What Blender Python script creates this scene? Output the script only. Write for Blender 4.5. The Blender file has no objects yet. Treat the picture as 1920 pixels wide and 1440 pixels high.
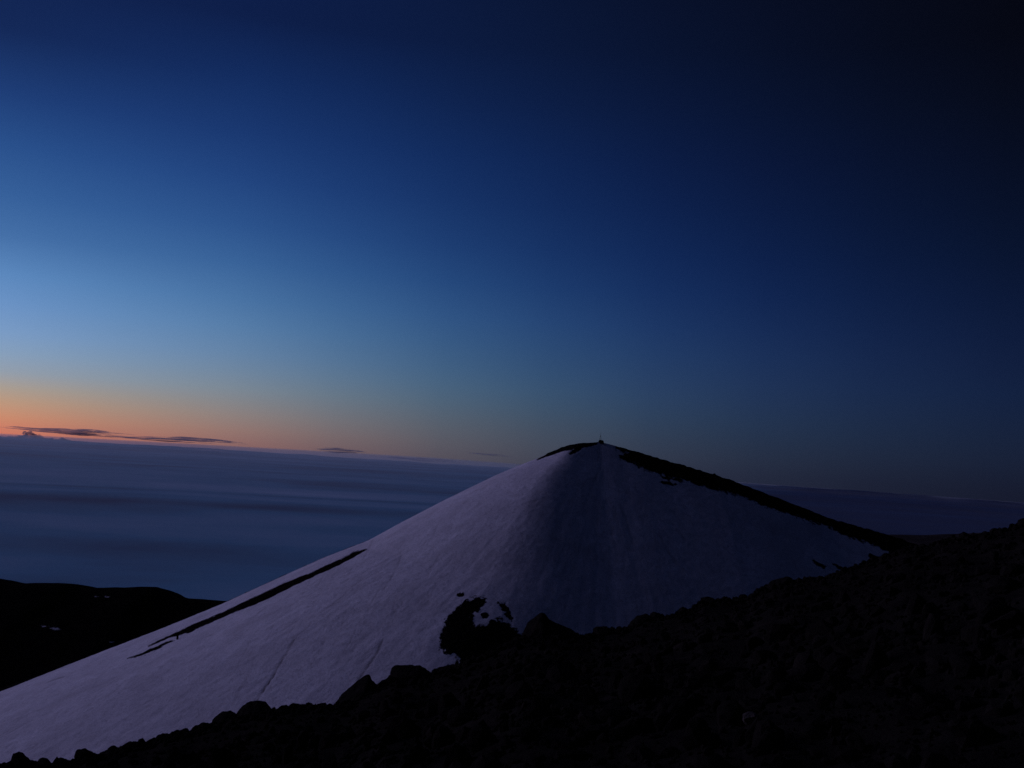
import bpy, math
import numpy as np
from mathutils import Matrix

sc = bpy.context.scene
COL = sc.collection
R = math.radians
rng = np.random.default_rng(7)

# ------------------------------------------------------------------ camera frame
F = 1920 * 35.0 / 36.0                   # focal length in photograph pixels (35 mm lens)
DIP = math.sqrt(2 * 2200 / 6371000.0)    # dip of the cloud horizon seen from the summit
ROLL = math.atan(0.0610)
PITCH = math.atan(158.0 * math.cos(ROLL) / F) - DIP
fw = np.array([0, math.cos(PITCH), math.sin(PITCH)])
up0 = np.array([0, -math.sin(PITCH), math.cos(PITCH)])
xr = np.array([1.0, 0, 0])
cR = math.cos(ROLL) * xr + math.sin(ROLL) * up0
cU = -math.sin(ROLL) * xr + math.cos(ROLL) * up0


def ray(u, v):
    """direction in the world of a sight line, by its place on the photograph"""
    u = np.asarray(u, float); v = np.asarray(v, float)
    d = fw + ((u - 960) / F)[..., None] * cR - ((v - 720) / F)[..., None] * cU
    return d


def at_depth(u, v, Y):
    d = ray(u, v)
    return d * (np.asarray(Y, float) / d[..., 1])[..., None]


def project(P):
    z = P @ fw
    return 960 + F * (P @ cR) / z, 720 - F * (P @ cU) / z


# ------------------------------------------------------------------ noise
def _hash(ix, iy, iz, seed):
    h = (ix * 374761393 + iy * 668265263 + iz * 2147483647 + seed * 974711) & 0xFFFFFFFF
    h = ((h ^ (h >> 13)) * 1274126177) & 0xFFFFFFFF
    h = ((h ^ (h >> 16)) * 2246822519) & 0xFFFFFFFF
    return ((h ^ (h >> 15)) & 0xFFFFFF) / float(0xFFFFFF) * 2 - 1


def noise2(x, y, seed=0):
    x, y = np.broadcast_arrays(np.asarray(x, float), np.asarray(y, float))
    ix = np.floor(x).astype(np.int64); iy = np.floor(y).astype(np.int64)
    fx = x - ix; fy = y - iy
    fx = fx * fx * fx * (fx * (fx * 6 - 15) + 10); fy = fy * fy * fy * (fy * (fy * 6 - 15) + 10)
    z = np.zeros_like(ix)
    a = _hash(ix, iy, z, seed); b = _hash(ix + 1, iy, z, seed)
    c = _hash(ix, iy + 1, z, seed); d = _hash(ix + 1, iy + 1, z, seed)
    return (a + (b - a) * fx) * (1 - fy) + (c + (d - c) * fx) * fy


def fbm(x, y, oct=4, seed=0, gain=0.5):
    s = 0; a = 1.0; t = 0
    for i in range(oct):
        c, sn = math.cos(i * 1.1), math.sin(i * 1.1)
        s = s + a * noise2((x * c - y * sn) * 2.03 ** i + 17.3 * i, (x * sn + y * c) * 2.03 ** i - 5.1 * i, seed + i)
        t += a; a *= gain
    return s / t


def noise3(p, seed=0):
    i = np.floor(p).astype(np.int64); f = p - i
    f = f * f * (3 - 2 * f)
    r = 0
    for dx in (0, 1):
        for dy in (0, 1):
            for dz in (0, 1):
                w = (f[:, 0] if dx else 1 - f[:, 0]) * (f[:, 1] if dy else 1 - f[:, 1]) * (f[:, 2] if dz else 1 - f[:, 2])
                r = r + w * _hash(i[:, 0] + dx, i[:, 1] + dy, i[:, 2] + dz, seed)
    return r


def smin(a, b, k):
    h = np.clip(0.5 + 0.5 * (b - a) / k, 0, 1)
    return b + (a - b) * h - k * h * (1 - h)


def smax(a, b, k):
    return -smin(-a, -b, k)


def step(a, b, x):
    t = np.clip((x - a) / (b - a), 0, 1)
    return t * t * (3 - 2 * t)


# ------------------------------------------------------------------ mesh helpers
def make_mesh(name, V, faces, mat, smooth=True, attrs=None):
    V = np.ascontiguousarray(V, np.float32); faces = np.ascontiguousarray(faces, np.int32)
    n = faces.shape[1]
    me = bpy.data.meshes.new(name)
    me.vertices.add(len(V)); me.vertices.foreach_set('co', V.ravel())
    me.loops.add(faces.size); me.loops.foreach_set('vertex_index', faces.ravel())
    me.polygons.add(len(faces))
    me.polygons.foreach_set('loop_start', np.arange(0, faces.size, n, dtype=np.int32))
    me.polygons.foreach_set('loop_total', np.full(len(faces), n, np.int32))
    me.update(calc_edges=True)
    me.validate()
    me.polygons.foreach_set('use_smooth', np.full(len(me.polygons), smooth, bool))
    for k, a in (attrs or {}).items():
        at = me.attributes.new(k, 'FLOAT', 'POINT')
        at.data.foreach_set('value', np.ascontiguousarray(a, np.float32).ravel())
    me.materials.append(mat)
    return me


def link(name, me, parent=None, loc=(0, 0, 0)):
    o = bpy.data.objects.new(name, me); COL.objects.link(o)
    o.location = tuple(float(c) for c in loc); o.parent = parent
    return o


def tag(o, label, cat=None, group=None, kind=None):
    o['label'] = label
    if cat: o['category'] = cat
    if group: o['group'] = group
    if kind: o['kind'] = kind
    return o


def grid_faces(nx, ny):
    i = np.arange(nx * ny).reshape(ny, nx)
    return np.stack([i[:-1, :-1], i[:-1, 1:], i[1:, 1:], i[1:, :-1]], -1).reshape(-1, 4)


def ico(sub):
    t = (1 + 5 ** .5) / 2
    v = [(-1, t, 0), (1, t, 0), (-1, -t, 0), (1, -t, 0), (0, -1, t), (0, 1, t), (0, -1, -t), (0, 1, -t), (t, 0, -1), (t, 0, 1), (-t, 0, -1), (-t, 0, 1)]
    f = [(0, 11, 5), (0, 5, 1), (0, 1, 7), (0, 7, 10), (0, 10, 11), (1, 5, 9), (5, 11, 4), (11, 10, 2), (10, 7, 6), (7, 1, 8),
         (3, 9, 4), (3, 4, 2), (3, 2, 6), (3, 6, 8), (3, 8, 9), (4, 9, 5), (2, 4, 11), (6, 2, 10), (8, 6, 7), (9, 8, 1)]
    v = [np.array(p) / np.linalg.norm(p) for p in v]
    for _ in range(sub):
        mid = {}; nf = []
        def m(a, b):
            k = (min(a, b), max(a, b))
            if k not in mid:
                p = v[a] + v[b]; v.append(p / np.linalg.norm(p)); mid[k] = len(v) - 1
            return mid[k]
        for a, b, c in f:
            x, y, z = m(a, b), m(b, c), m(c, a)
            nf += [(a, x, z), (b, y, x), (c, z, y), (x, y, z)]
        f = nf
    return np.array(v), np.array(f)


# ------------------------------------------------------------------ node helpers
def new_mat(name):
    m = bpy.data.materials.new(name); m.use_nodes = True
    nt = m.node_tree
    return m, nt, nt.nodes, nt.links, nt.nodes['Principled BSDF']


def N(nt, typ, inputs=None, **kw):
    n = nt.nodes.new(typ)
    for k, v in kw.items():
        setattr(n, k, v)
    for k, v in (inputs or {}).items():
        if isinstance(v, bpy.types.NodeSocket):
            nt.links.new(v, n.inputs[k])
        else:
            n.inputs[k].default_value = v
    return n


def mathn(nt, op, a, b=None, c=None, clamp=False):
    n = nt.nodes.new('ShaderNodeMath'); n.operation = op; n.use_clamp = clamp
    for i, v in enumerate((a, b, c)):
        if v is None: continue
        if isinstance(v, bpy.types.NodeSocket): nt.links.new(v, n.inputs[i])
        else: n.inputs[i].default_value = v
    return n.outputs[0]


def ramp(nt, fac, stops, interp='LINEAR'):
    n = nt.nodes.new('ShaderNodeValToRGB'); cr = n.color_ramp; cr.interpolation = interp
    while len(cr.elements) < len(stops): cr.elements.new(0.5)
    for e, (p, c) in zip(cr.elements, stops):
        e.position = p; e.color = c if len(c) == 4 else (*c, 1)
    nt.links.new(fac, n.inputs[0])
    return n.outputs[0]


def mixc(nt, fac, a, b):
    n = nt.nodes.new('ShaderNodeMix'); n.data_type = 'RGBA'
    for i, v in ((0, fac), (6, a), (7, b)):
        if isinstance(v, bpy.types.NodeSocket): nt.links.new(v, n.inputs[i])
        else: n.inputs[i].default_value = v
    return n.outputs[2]


def attr(nt, name):
    return N(nt, 'ShaderNodeAttribute', attribute_name=name).outputs['Fac']


# ------------------------------------------------------------------ sky: twilight arch over a pre-dawn horizon
def lin(c):
    c = np.asarray(c, float) / 255
    return np.where(c <= .04045, c / 12.92, ((c + .055) / 1.055) ** 2.4)


SKYCOLS = {
    20: [(10, (17, 34, 77)), (150, (28, 57, 113)), (300, (45, 86, 146)), (420, (63, 105, 161)), (520, (93, 137, 190)), (600, (115, 151, 199)),
         (650, (129, 158, 192)), (700, (147, 157, 170)), (740, (178, 155, 135)), (775, (197, 143, 114)), (800, (206, 127, 101)), (816, (196, 114, 98))],
    490: [(10, (13, 28, 68)), (150, (19, 44, 95)), (300, (29, 61, 119)), (420, (42, 80, 137)), (520, (60, 102, 154)), (600, (80, 120, 165)),
          (680, (101, 129, 161)), (740, (121, 132, 143)), (790, (136, 122, 120)), (825, (140, 107, 103)), (848, (122, 92, 97))],
    910: [(10, (10, 22, 53)), (150, (13, 30, 69)), (300, (17, 41, 89)), (420, (23, 51, 102)), (520, (32, 65, 116)), (600, (44, 78, 125)),
          (680, (56, 87, 124)), (740, (67, 92, 118)), (800, (77, 87, 102)), (850, (78, 78, 90)), (874, (70, 69, 83))],
    1410: [(10, (7, 13, 33)), (150, (8, 18, 44)), (300, (10, 23, 57)), (420, (12, 29, 68)), (520, (15, 35, 78)), (600, (21, 42, 85)),
           (680, (28, 49, 88)), (740, (33, 52, 86)), (800, (36, 52, 78)), (860, (38, 47, 67)), (904, (34, 39, 58))],
    1900: [(10, (5, 7, 17)), (150, (6, 10, 24)), (300, (7, 14, 34)), (420, (8, 18, 42)), (520, (10, 22, 50)), (600, (13, 26, 57)),
           (680, (17, 30, 61)), (740, (19, 33, 63)), (800, (22, 34, 60)), (860, (24, 33, 55)), (934, (22, 26, 44))],
}
EL = np.array([-6, -DIP * 57.3 - .05, -1.0, -.3, .5, 1.2, 2, 3, 4, 5.5, 7, 9, 11, 13.5, 16, 19, 22, 26, 35, 50, 90.0])
SUN_AZ = -42.0
cols = []
for u, lst in SKYCOLS.items():
    v = np.array([p[0] for p in lst], float); c = lin([p[1] for p in lst])
    d = ray(np.full(len(v), float(u)), v)
    az = np.degrees(np.arctan2(d[:, 0], d[:, 1])); el = np.degrees(np.arctan2(d[:, 2], np.hypot(d[:, 0], d[:, 1])))
    o = np.argsort(el); az, el, c = az[o], el[o], np.log(c[o] + 1e-5)
    g = np.stack([np.interp(EL, el, c[:, k]) for k in range(3)], -1)
    # above the view the zenith is brightened as added fill light for the snow
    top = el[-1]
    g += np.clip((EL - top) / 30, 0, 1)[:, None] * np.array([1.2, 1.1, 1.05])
    cols.append((np.interp(EL, el, az), g))
AZN = np.arange(-42, 46, 8.0)


def sky_log(az):
    """log colour by elevation at one azimuth (degrees)"""
    out = np.zeros((len(EL), 3))
    for i in range(len(EL)):
        a = np.array([c[0][i] for c in cols]); g = np.array([c[1][i] for c in cols])
        for k in range(3):
            y = g[:, k]
            # cubic Hermite through the five columns, flattening towards the glow
            m = np.gradient(y, a)
            m[0] = (y[1] - y[0]) / (a[1] - a[0])
            if az <= a[0]:
                t = (a[0] - az); span = a[0] - SUN_AZ
                t = min(t, span)
                out[i, k] = y[0] - m[0] * (t - t * t / (2 * span))
            elif az >= a[-1]:
                out[i, k] = y[-1] + (y[-1] - y[-2]) / (a[-1] - a[-2]) * 14 * (1 - math.exp(-(az - a[-1]) / 14))
            else:
                j = np.searchsorted(a, az) - 1
                h = a[j + 1] - a[j]; t = (az - a[j]) / h
                out[i, k] = ((2 * t**3 - 3 * t**2 + 1) * y[j] + (t**3 - 2 * t**2 + t) * h * m[j] + (-2 * t**3 + 3 * t**2) * y[j + 1] + (t**3 - t**2) * h * m[j + 1])
    return out


W = bpy.data.worlds.new('World'); sc.world = W; W.use_nodes = True
nt = W.node_tree
bg = nt.nodes['Background']
tc = N(nt, 'ShaderNodeTexCoord').outputs['Generated']
sx = N(nt, 'ShaderNodeSeparateXYZ', {0: tc})
hyp = mathn(nt, 'SQRT', mathn(nt, 'ADD', mathn(nt, 'MULTIPLY', sx.outputs[0], sx.outputs[0]), mathn(nt, 'MULTIPLY', sx.outputs[1], sx.outputs[1])))
el_deg = mathn(nt, 'MULTIPLY', mathn(nt, 'ARCTAN2', sx.outputs[2], hyp), 180 / math.pi)
# stretch the horizon: ramp position = ((el+6)/96)^0.5
epos = mathn(nt, 'POWER', mathn(nt, 'DIVIDE', mathn(nt, 'ADD', el_deg, 6.0), 96.0, clamp=True), 0.5)
EP = ((EL + 6) / 96) ** 0.5
# azimuth away from the glow, symmetric about it: 0 at the glow, 180 opposite
ca, sa = math.sin(R(SUN_AZ)), math.cos(R(SUN_AZ))
dotg = mathn(nt, 'ADD', mathn(nt, 'MULTIPLY', sx.outputs[0], ca), mathn(nt, 'MULTIPLY', sx.outputs[1], sa))
crs = mathn(nt, 'ABSOLUTE', mathn(nt, 'SUBTRACT', mathn(nt, 'MULTIPLY', sx.outputs[0], sa), mathn(nt, 'MULTIPLY', sx.outputs[1], ca)))
da = mathn(nt, 'MULTIPLY', mathn(nt, 'ARCTAN2', crs, dotg), 180 / math.pi)
DAN = np.array([0, 5, 10, 15, 20, 26, 32, 38, 44, 50, 56, 62, 68, 75, 95, 180.0])
out = None
for i, a in enumerate(DAN):
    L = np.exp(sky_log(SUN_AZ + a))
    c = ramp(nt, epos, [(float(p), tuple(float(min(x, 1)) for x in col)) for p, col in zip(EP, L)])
    if out is None:
        out = c
    else:
        f = mathn(nt, 'DIVIDE', mathn(nt, 'SUBTRACT', da, float(DAN[i - 1])), float(a - DAN[i - 1]), clamp=True)
        out = mixc(nt, f, out, c)
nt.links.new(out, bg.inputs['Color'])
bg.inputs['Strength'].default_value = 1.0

sd = bpy.data.lights.new('dawn_light', 'SUN'); sd.energy = .69; sd.angle = R(37); sd.color = (.655, .54, 1.0)
so = bpy.data.objects.new('dawn_light', sd); COL.objects.link(so)
se, sz = R(16), R(-64)
dv = np.array([math.sin(sz) * math.cos(se), math.cos(sz) * math.cos(se), math.sin(se)])
from mathutils import Vector
so.rotation_euler = Vector(dv).to_track_quat('Z', 'Y').to_euler()

# ------------------------------------------------------------------ materials
def rock_nodes(nt, scale=1.0, base=0.035):
    tcn = N(nt, 'ShaderNodeTexCoord').outputs['Object']
    n1 = N(nt, 'ShaderNodeTexNoise', {'Vector': tcn, 'Scale': 1.7 * scale, 'Detail': 8.0, 'Roughness': .62}).outputs['Fac']
    n2 = N(nt, 'ShaderNodeTexNoise', {'Vector': tcn, 'Scale': .23 * scale, 'Detail': 3.0}).outputs['Fac']
    f = mathn(nt, 'ADD', mathn(nt, 'MULTIPLY', n1, .65), mathn(nt, 'MULTIPLY', n2, .35))
    col = ramp(nt, f, [(.3, (base * .35, base * .33, base * .31)), (.55, (base, base * .88, base * .78)), (.78, (base * 2.2, base * 1.75, base * 1.4))])
    h = N(nt, 'ShaderNodeTexNoise', {'Vector': tcn, 'Scale': 9.0 * scale, 'Detail': 6.0, 'Roughness': .7}).outputs['Fac']
    return col, h


def rock_mat(name, scale=1.0, base=.035, bump=.06):
    m, nt, nd, lk, P = new_mat(name)
    col, h = rock_nodes(nt, scale, base)
    lk.new(col, P.inputs['Base Color']); P.inputs['Roughness'].default_value = .95
    P.inputs['Specular IOR Level'].default_value = 0
    b = N(nt, 'ShaderNodeBump', {'Height': h, 'Distance': bump, 'Strength': .8})
    lk.new(b.outputs[0], P.inputs['Normal'])
    return m


M_lava = rock_mat('lava_rock', 1.0, .0145)
M_pale = rock_mat('pale_brown_rock', 1.0, .09)
M_farrock = rock_mat('far_lava', .02, .05, .6)  # base colour raised to stand in for haze over the distant shoulder

# snow over lava, split by the 'bare' attribute
M_snow, nt, nd, lk, P = new_mat('snow_over_cinder')
tcn = N(nt, 'ShaderNodeTexCoord').outputs['Object']
bare = attr(nt, 'bare'); track = attr(nt, 'track'); along = attr(nt, 'fall_u'); across = attr(nt, 'fall_v')
fine = N(nt, 'ShaderNodeTexNoise', {'Vector': tcn, 'Scale': 1.1, 'Detail': 6.0, 'Roughness': .75}).outputs['Fac']
ragged = attr(nt, 'ragged')
speck = N(nt, 'ShaderNodeTexNoise', {'Vector': tcn, 'Scale': .42, 'Detail': 3.0, 'Roughness': .6}).outputs['Fac']
b2 = mathn(nt, 'ADD', mathn(nt, 'ADD', bare, mathn(nt, 'MULTIPLY', mathn(nt, 'SUBTRACT', fine, .5), mathn(nt, 'MULTIPLY_ADD', ragged, 3.0, 1.4))), mathn(nt, 'MULTIPLY', mathn(nt, 'SUBTRACT', speck, .5), mathn(nt, 'MULTIPLY', ragged, 5.0)))
mask = mathn(nt, 'MULTIPLY_ADD', b2, 2.6, .5, clamp=True)
rcol, rh = rock_nodes(nt, .5, .010)
vec = N(nt, 'ShaderNodeCombineXYZ', {0: across, 1: mathn(nt, 'MULTIPLY', along, .12), 2: 0.0}).outputs[0]
st1 = N(nt, 'ShaderNodeTexNoise', {'Vector': vec, 'Scale': .55, 'Detail': 5.0, 'Roughness': .6}).outputs['Fac']
st2 = N(nt, 'ShaderNodeTexNoise', {'Vector': tcn, 'Scale': .35, 'Detail': 7.0, 'Roughness': .72}).outputs['Fac']
st3 = N(nt, 'ShaderNodeTexNoise', {'Vector': vec, 'Scale': .09, 'Detail': 3.0, 'Roughness': .5}).outputs['Fac']
mixs = mathn(nt, 'ADD', mathn(nt, 'ADD', mathn(nt, 'MULTIPLY', st1, .14), mathn(nt, 'MULTIPLY', st2, .76)), mathn(nt, 'MULTIPLY', st3, .10))
scol = ramp(nt, mixs, [(.3, (.50, .49, .50)), (.48, (.76, .76, .78)), (.7, (.86, .86, .87))])
drift = N(nt, 'ShaderNodeTexNoise', {'Vector': tcn, 'Scale': .055, 'Detail': 5.0, 'Roughness': .6, 'Distortion': .7}).outputs['Fac']
scol = mixc(nt, mathn(nt, 'MULTIPLY_ADD', drift, -2.2, 1.35, clamp=True), scol, (.56, .55, .56, 1))
grain = N(nt, 'ShaderNodeTexNoise', {'Vector': tcn, 'Scale': 1.5, 'Detail': 3.0, 'Roughness': .8}).outputs['Fac']
scol = mixc(nt, mathn(nt, 'MULTIPLY_ADD', grain, -3.2, 1.62, clamp=True), scol, (.36, .355, .37, 1))
# dirt specks in the old snow
vor = N(nt, 'ShaderNodeTexNoise', {'Vector': tcn, 'Scale': 1.6, 'Detail': 2.0}).outputs['Fac']
spk = mathn(nt, 'MULTIPLY_ADD', vor, 9.0, -6.1, clamp=True)
scol = mixc(nt, mathn(nt, 'MULTIPLY', spk, .6), scol, (.12, .105, .1, 1))
scol = mixc(nt, track, scol, (.16, .14, .14, 1))
lk.new(mixc(nt, mask, scol, rcol), P.inputs['Base Color'])
P.inputs['Roughness'].default_value = .9; P.inputs['Specular IOR Level'].default_value = 0
hh = mathn(nt, 'ADD', mathn(nt, 'ADD', mathn(nt, 'MULTIPLY', st1, .3), mathn(nt, 'MULTIPLY', st2, .8)), mathn(nt, 'MULTIPLY', grain, .35))
bmp = N(nt, 'ShaderNodeBump', {'Height': hh, 'Distance': .9, 'Strength': .5})
lk.new(bmp.outputs[0], P.inputs['Normal'])

M_cloudsea, nt, nd, lk, P = new_mat('cloud_deck')
P.inputs['Roughness'].default_value = 1; P.inputs['Specular IOR Level'].default_value = 0
tcn = N(nt, 'ShaderNodeTexCoord').outputs['Object']
tone = attr(nt, 'tone')
mp = N(nt, 'ShaderNodeMapping', {'Vector': tcn, 'Scale': (.00007, .00016, 0.0), 'Rotation': (0, 0, R(8))}).outputs[0]
cn = N(nt, 'ShaderNodeTexNoise', {'Vector': mp, 'Scale': 1.0, 'Detail': 5.0, 'Roughness': .5, 'Distortion': .8}).outputs['Fac']
mp2 = N(nt, 'ShaderNodeMapping', {'Vector': tcn, 'Scale': (.00022, .00032, 0.0), 'Rotation': (0, 0, R(-12))}).outputs[0]
cn2 = N(nt, 'ShaderNodeTexNoise', {'Vector': mp2, 'Scale': 1.0, 'Detail': 4.0, 'Roughness': .6, 'Distortion': .5}).outputs['Fac']
tn = mathn(nt, 'ADD', tone, mathn(nt, 'MULTIPLY', attr(nt, 'calm'), mathn(nt, 'ADD', mathn(nt, 'MULTIPLY', mathn(nt, 'SUBTRACT', cn, .5), .75), mathn(nt, 'MULTIPLY', mathn(nt, 'SUBTRACT', cn2, .5), .5))))
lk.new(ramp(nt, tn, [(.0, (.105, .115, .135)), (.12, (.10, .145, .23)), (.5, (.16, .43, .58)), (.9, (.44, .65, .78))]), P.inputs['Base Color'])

M_wood, nt, nd, lk, P = new_mat('weathered_wood')
tcn = N(nt, 'ShaderNodeTexCoord').outputs['Object']
wn = N(nt, 'ShaderNodeTexNoise', {'Vector': tcn, 'Scale': 12.0, 'Detail': 4.0}).outputs['Fac']
lk.new(ramp(nt, wn, [(.3, (.05, .035, .025)), (.7, (.12, .09, .07))]), P.inputs['Base Color']); P.inputs['Roughness'].default_value = .85

# ------------------------------------------------------------------ the snowy cone
D0 = 450.0
LEFT = np.array([(1125, 829), (1100, 830.5), (1085, 831), (1066, 835), (1050, 840), (1030, 849), (1007, 860), (985, 868), (958, 879), (930, 891), (880, 915), (830, 939.5),
                 (750, 981), (690, 1014), (600, 1049), (500, 1094), (410, 1135.5), (300, 1180.5), (150, 1238.5), (0, 1298), (-150, 1352)], float)
RIGHT = np.array([(1125, 829), (1140, 832), (1150, 834.5), (1165, 839), (1180, 842.5), (1200, 848), (1250, 863), (1290, 874), (1340, 889), (1409, 914), (1461, 934), (1500, 949), (1551, 970), (1612, 988), (1672, 1004),
                  (1718, 1021), (1780, 1040), (1900, 1075)], float)
PL = at_depth(LEFT[:, 0], LEFT[:, 1], D0); PR = at_depth(RIGHT[:, 0], RIGHT[:, 1], D0)
XP, ZP = PL[0, 0], PL[0, 2]
gr = XP - PL[:, 0]; gz = ZP - PL[:, 2]


def left_drop(r):
    return np.where(r <= gr[-1], np.interp(r, gr, gz), gz[-1] + (r - gr[-1]) * .40)


def ridge_z(X):
    return np.where(X < XP, ZP + (XP - X) * .27, np.where(X > PR[-1, 0], PR[-1, 2] - (X - PR[-1, 0]) * .3, np.interp(X, PR[:, 0], PR[:, 2])))


def cone_smooth(X, Y):
    dx = X - XP; dy = Y - D0
    dl = (dx - np.sqrt(dx * dx + .12 * dy * dy)) / 2
    r = np.sqrt(dl * dl + dy * dy)
    ph = np.clip(np.abs(dl) / (r + 1e-6), 0, 1)           # 1 = straight to the left, 0 = towards or away from the viewer
    A = ZP - left_drop(r) * (.94 + .06 * ph)
    zr = ridge_z(X)
    B = zr + .62 * np.minimum(dy, 0) - .0 * dy
    C = zr - .42 * np.maximum(dy, 0) ** 1.0
    Bc = np.where(dy < 0, B, C)
    k = 1.0 + np.clip(r, 0, 140) * .055
    z = smin(A, Bc, k)
    # keep the traced crest where the smooth minimum rounds it away
    return z + k * .25 * np.exp(-(np.abs(A - Bc) / k) ** 2 * 4) * np.exp(-(dy / 6) ** 2)


def in_poly(u, v, poly):
    """signed distance to a polygon (positive inside), in photograph pixels"""
    poly = np.array(poly, float); n = len(poly)
    ins = np.zeros(u.shape, bool); dmin = np.full(u.shape, 1e9)
    for i in range(n):
        x1, y1 = poly[i]; x2, y2 = poly[(i + 1) % n]
        if y1 != y2:
            c = ((y1 > v) != (y2 > v)) & (u < (x2 - x1) * (v - y1) / (y2 - y1) + x1)
            ins ^= c
        ex, ey = x2 - x1, y2 - y1
        t = np.clip(((u - x1) * ex + (v - y1) * ey) / (ex * ex + ey * ey + 1e-9), 0, 1)
        dmin = np.minimum(dmin, np.hypot(u - x1 - t * ex, v - y1 - t * ey))
    return np.where(ins, dmin, -dmin)


def line_dist(u, v, pts):
    d = np.full(u.shape, 1e9)
    for (x1, y1), (x2, y2) in zip(pts[:-1], pts[1:]):
        ex, ey = x2 - x1, y2 - y1
        t = np.clip(((u - x1) * ex + (v - y1) * ey) / (ex * ex + ey * ey + 1e-9), 0, 1)
        d = np.minimum(d, np.hypot(u - x1 - t * ex, v - y1 - t * ey))
    return d


BARE = [  # (outline of the bare cinder, softness in pixels, raggedness)
    ([(278, 1211), (301, 1199.5), (324, 1189), (366, 1170), (402, 1156), (454, 1131.5), (504, 1107.5), (538, 1092), (585, 1073.5), (637, 1050), (663, 1036.5), (688, 1030.5), (673, 1038.5), (637, 1058.5), (595, 1077.5), (579, 1085), (532, 1107.5),
      (493, 1127), (441, 1147), (402, 1163.5), (366, 1179), (332, 1192), (311, 1196.5), (296, 1204)], 3, .22),
    ([(346, 1187), (358, 1182.5), (366, 1181), (352, 1187.5)], 2, .3),
    ([(240, 1234), (262, 1227), (280, 1219), (292, 1213.5), (308, 1206), (325, 1201), (312, 1207.5), (294, 1217), (266, 1229)], 2.2, .6),
    ([(1007, 862), (1030, 845), (1053, 832), (1074, 824), (1097, 820), (1118, 820), (1120, 832.5), (1105, 837), (1092, 839), (1080, 838), (1072, 842), (1053, 845.5), (1030, 854)], 3, .3),
    ([(1068, 852), (1073, 845), (1082, 840), (1092, 838), (1086, 844), (1078, 850)], 2.5, .3),
    ([(1155, 838), (1165, 830), (1300, 860), (1500, 930), (1720, 1005), (1760, 1060), (1668, 1034), (1630, 1016), (1597, 1007), (1551, 986), (1491, 965), (1443, 951), (1400, 931), (1334, 914), (1292, 900), (1247, 889), (1220, 882), (1188, 867), (1163, 857), (1178, 850), (1165, 845)], 6, .45),
    ([(897, 1123), (905, 1126), (897, 1140), (886, 1153), (884, 1163), (890, 1172), (913, 1170), (934, 1163), (947, 1167), (959, 1180), (978, 1192), (1020, 1220), (1020, 1300), (840, 1300), (859, 1247), (865, 1234), (851, 1224), (828, 1211), (824, 1195), (836, 1174), (845, 1151), (870, 1132)], 5, .9),
    ([(935, 1130), (947, 1136), (953, 1151), (960, 1159), (953, 1158), (946, 1147), (938, 1138)], 4, .7),
    ([(902, 1152), (912, 1151), (916, 1156), (906, 1158)], 3, .7),
    ([(858, 1114), (868, 1113), (869, 1116), (860, 1117)], 2.5, .6),
    ([(1524, 1051), (1534, 1055), (1548, 1063), (1544, 1066), (1532, 1059)], 3, .5),
    ([(1562, 1057), (1580, 1065), (1574, 1067)], 3, .5),
    ([(1630, 1040), (1650, 1045), (1690, 1058), (1640, 1056)], 3, .6),
    ([(1232, 892), (1262, 897), (1278, 896), (1282, 903), (1256, 899)], 3, .7),
    ([(1236, 905), (1258, 903), (1270, 909), (1250, 909)], 3, .8),
]
TRACKS = [  # (course, half width in pixels, strength)
    ([(548, 1204), (540, 1222), (527, 1240), (512, 1268), (500, 1285), (486, 1306), (472, 1332)], 1.2, 1.0),
    ([(590, 1158), (576, 1178), (560, 1190), (548, 1204)], .8, .45),
    ([(498, 1290), (486, 1300), (470, 1318), (460, 1335)], .8, .35),
    ([(716, 1202), (708, 1222), (694, 1242), (684, 1258), (672, 1275)], 2.0, .7),
    ([(735, 1165), (724, 1185), (716, 1202)], 1.0, .3),
    ([(1129, 832), (1124, 842), (1128, 856), (1126, 872), (1119, 890), (1108, 915), (1098, 945)], 1.6, .3),
    ([(1110, 834), (1118, 842), (1122, 852), (1121, 866)], 1.0, .4),
    ([(680, 1085), (655, 1105), (630, 1130), (600, 1150)], .7, .3),
    ([(500, 1140), (485, 1150), (470, 1165)], .7, .25),
    ([(330, 1235), (312, 1245), (300, 1256)], .7, .3),
    ([(120, 1268), (100, 1274), (88, 1280)], .8, .6),
    ([(225, 1290), (205, 1305), (180, 1330), (150, 1352)], .6, .2),
    ([(40, 1362), (16, 1375), (0, 1385)], .7, .3),
    ([(575, 1290), (560, 1310), (550, 1325)], .7, .35),
]


_g = np.random.default_rng(21)
for _ in range(34):                                        # melt runnels down the fall line of the left flank
    u0, v0 = _g.uniform(470, 830), 0
    v0 = 1330 - (u0 - 380) * .42 - _g.uniform(40, 190)
    L_ = _g.uniform(25, 80)
    TRACKS.append(([(u0, v0), (u0 - .25 * L_ + _g.normal(0, 2), v0 + .5 * L_), (u0 - .52 * L_, v0 + L_)], _g.uniform(.6, 1.5), _g.uniform(.12, .34)))
for _ in range(16):                                        # and of the dark right face
    a_ = _g.uniform(-.55, .9); r0_ = _g.uniform(60, 190); r1_ = r0_ + _g.uniform(40, 120)
    TRACKS.append(([(1124 + a_ * r0_, 832 + r0_ * .9), (1124 + a_ * (r0_ + r1_) / 2 + _g.normal(0, 3), 832 + (r0_ + r1_) * .45), (1124 + a_ * r1_, 832 + r1_ * .9)], _g.uniform(1, 2.4), _g.uniform(.1, .25)))


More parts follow.
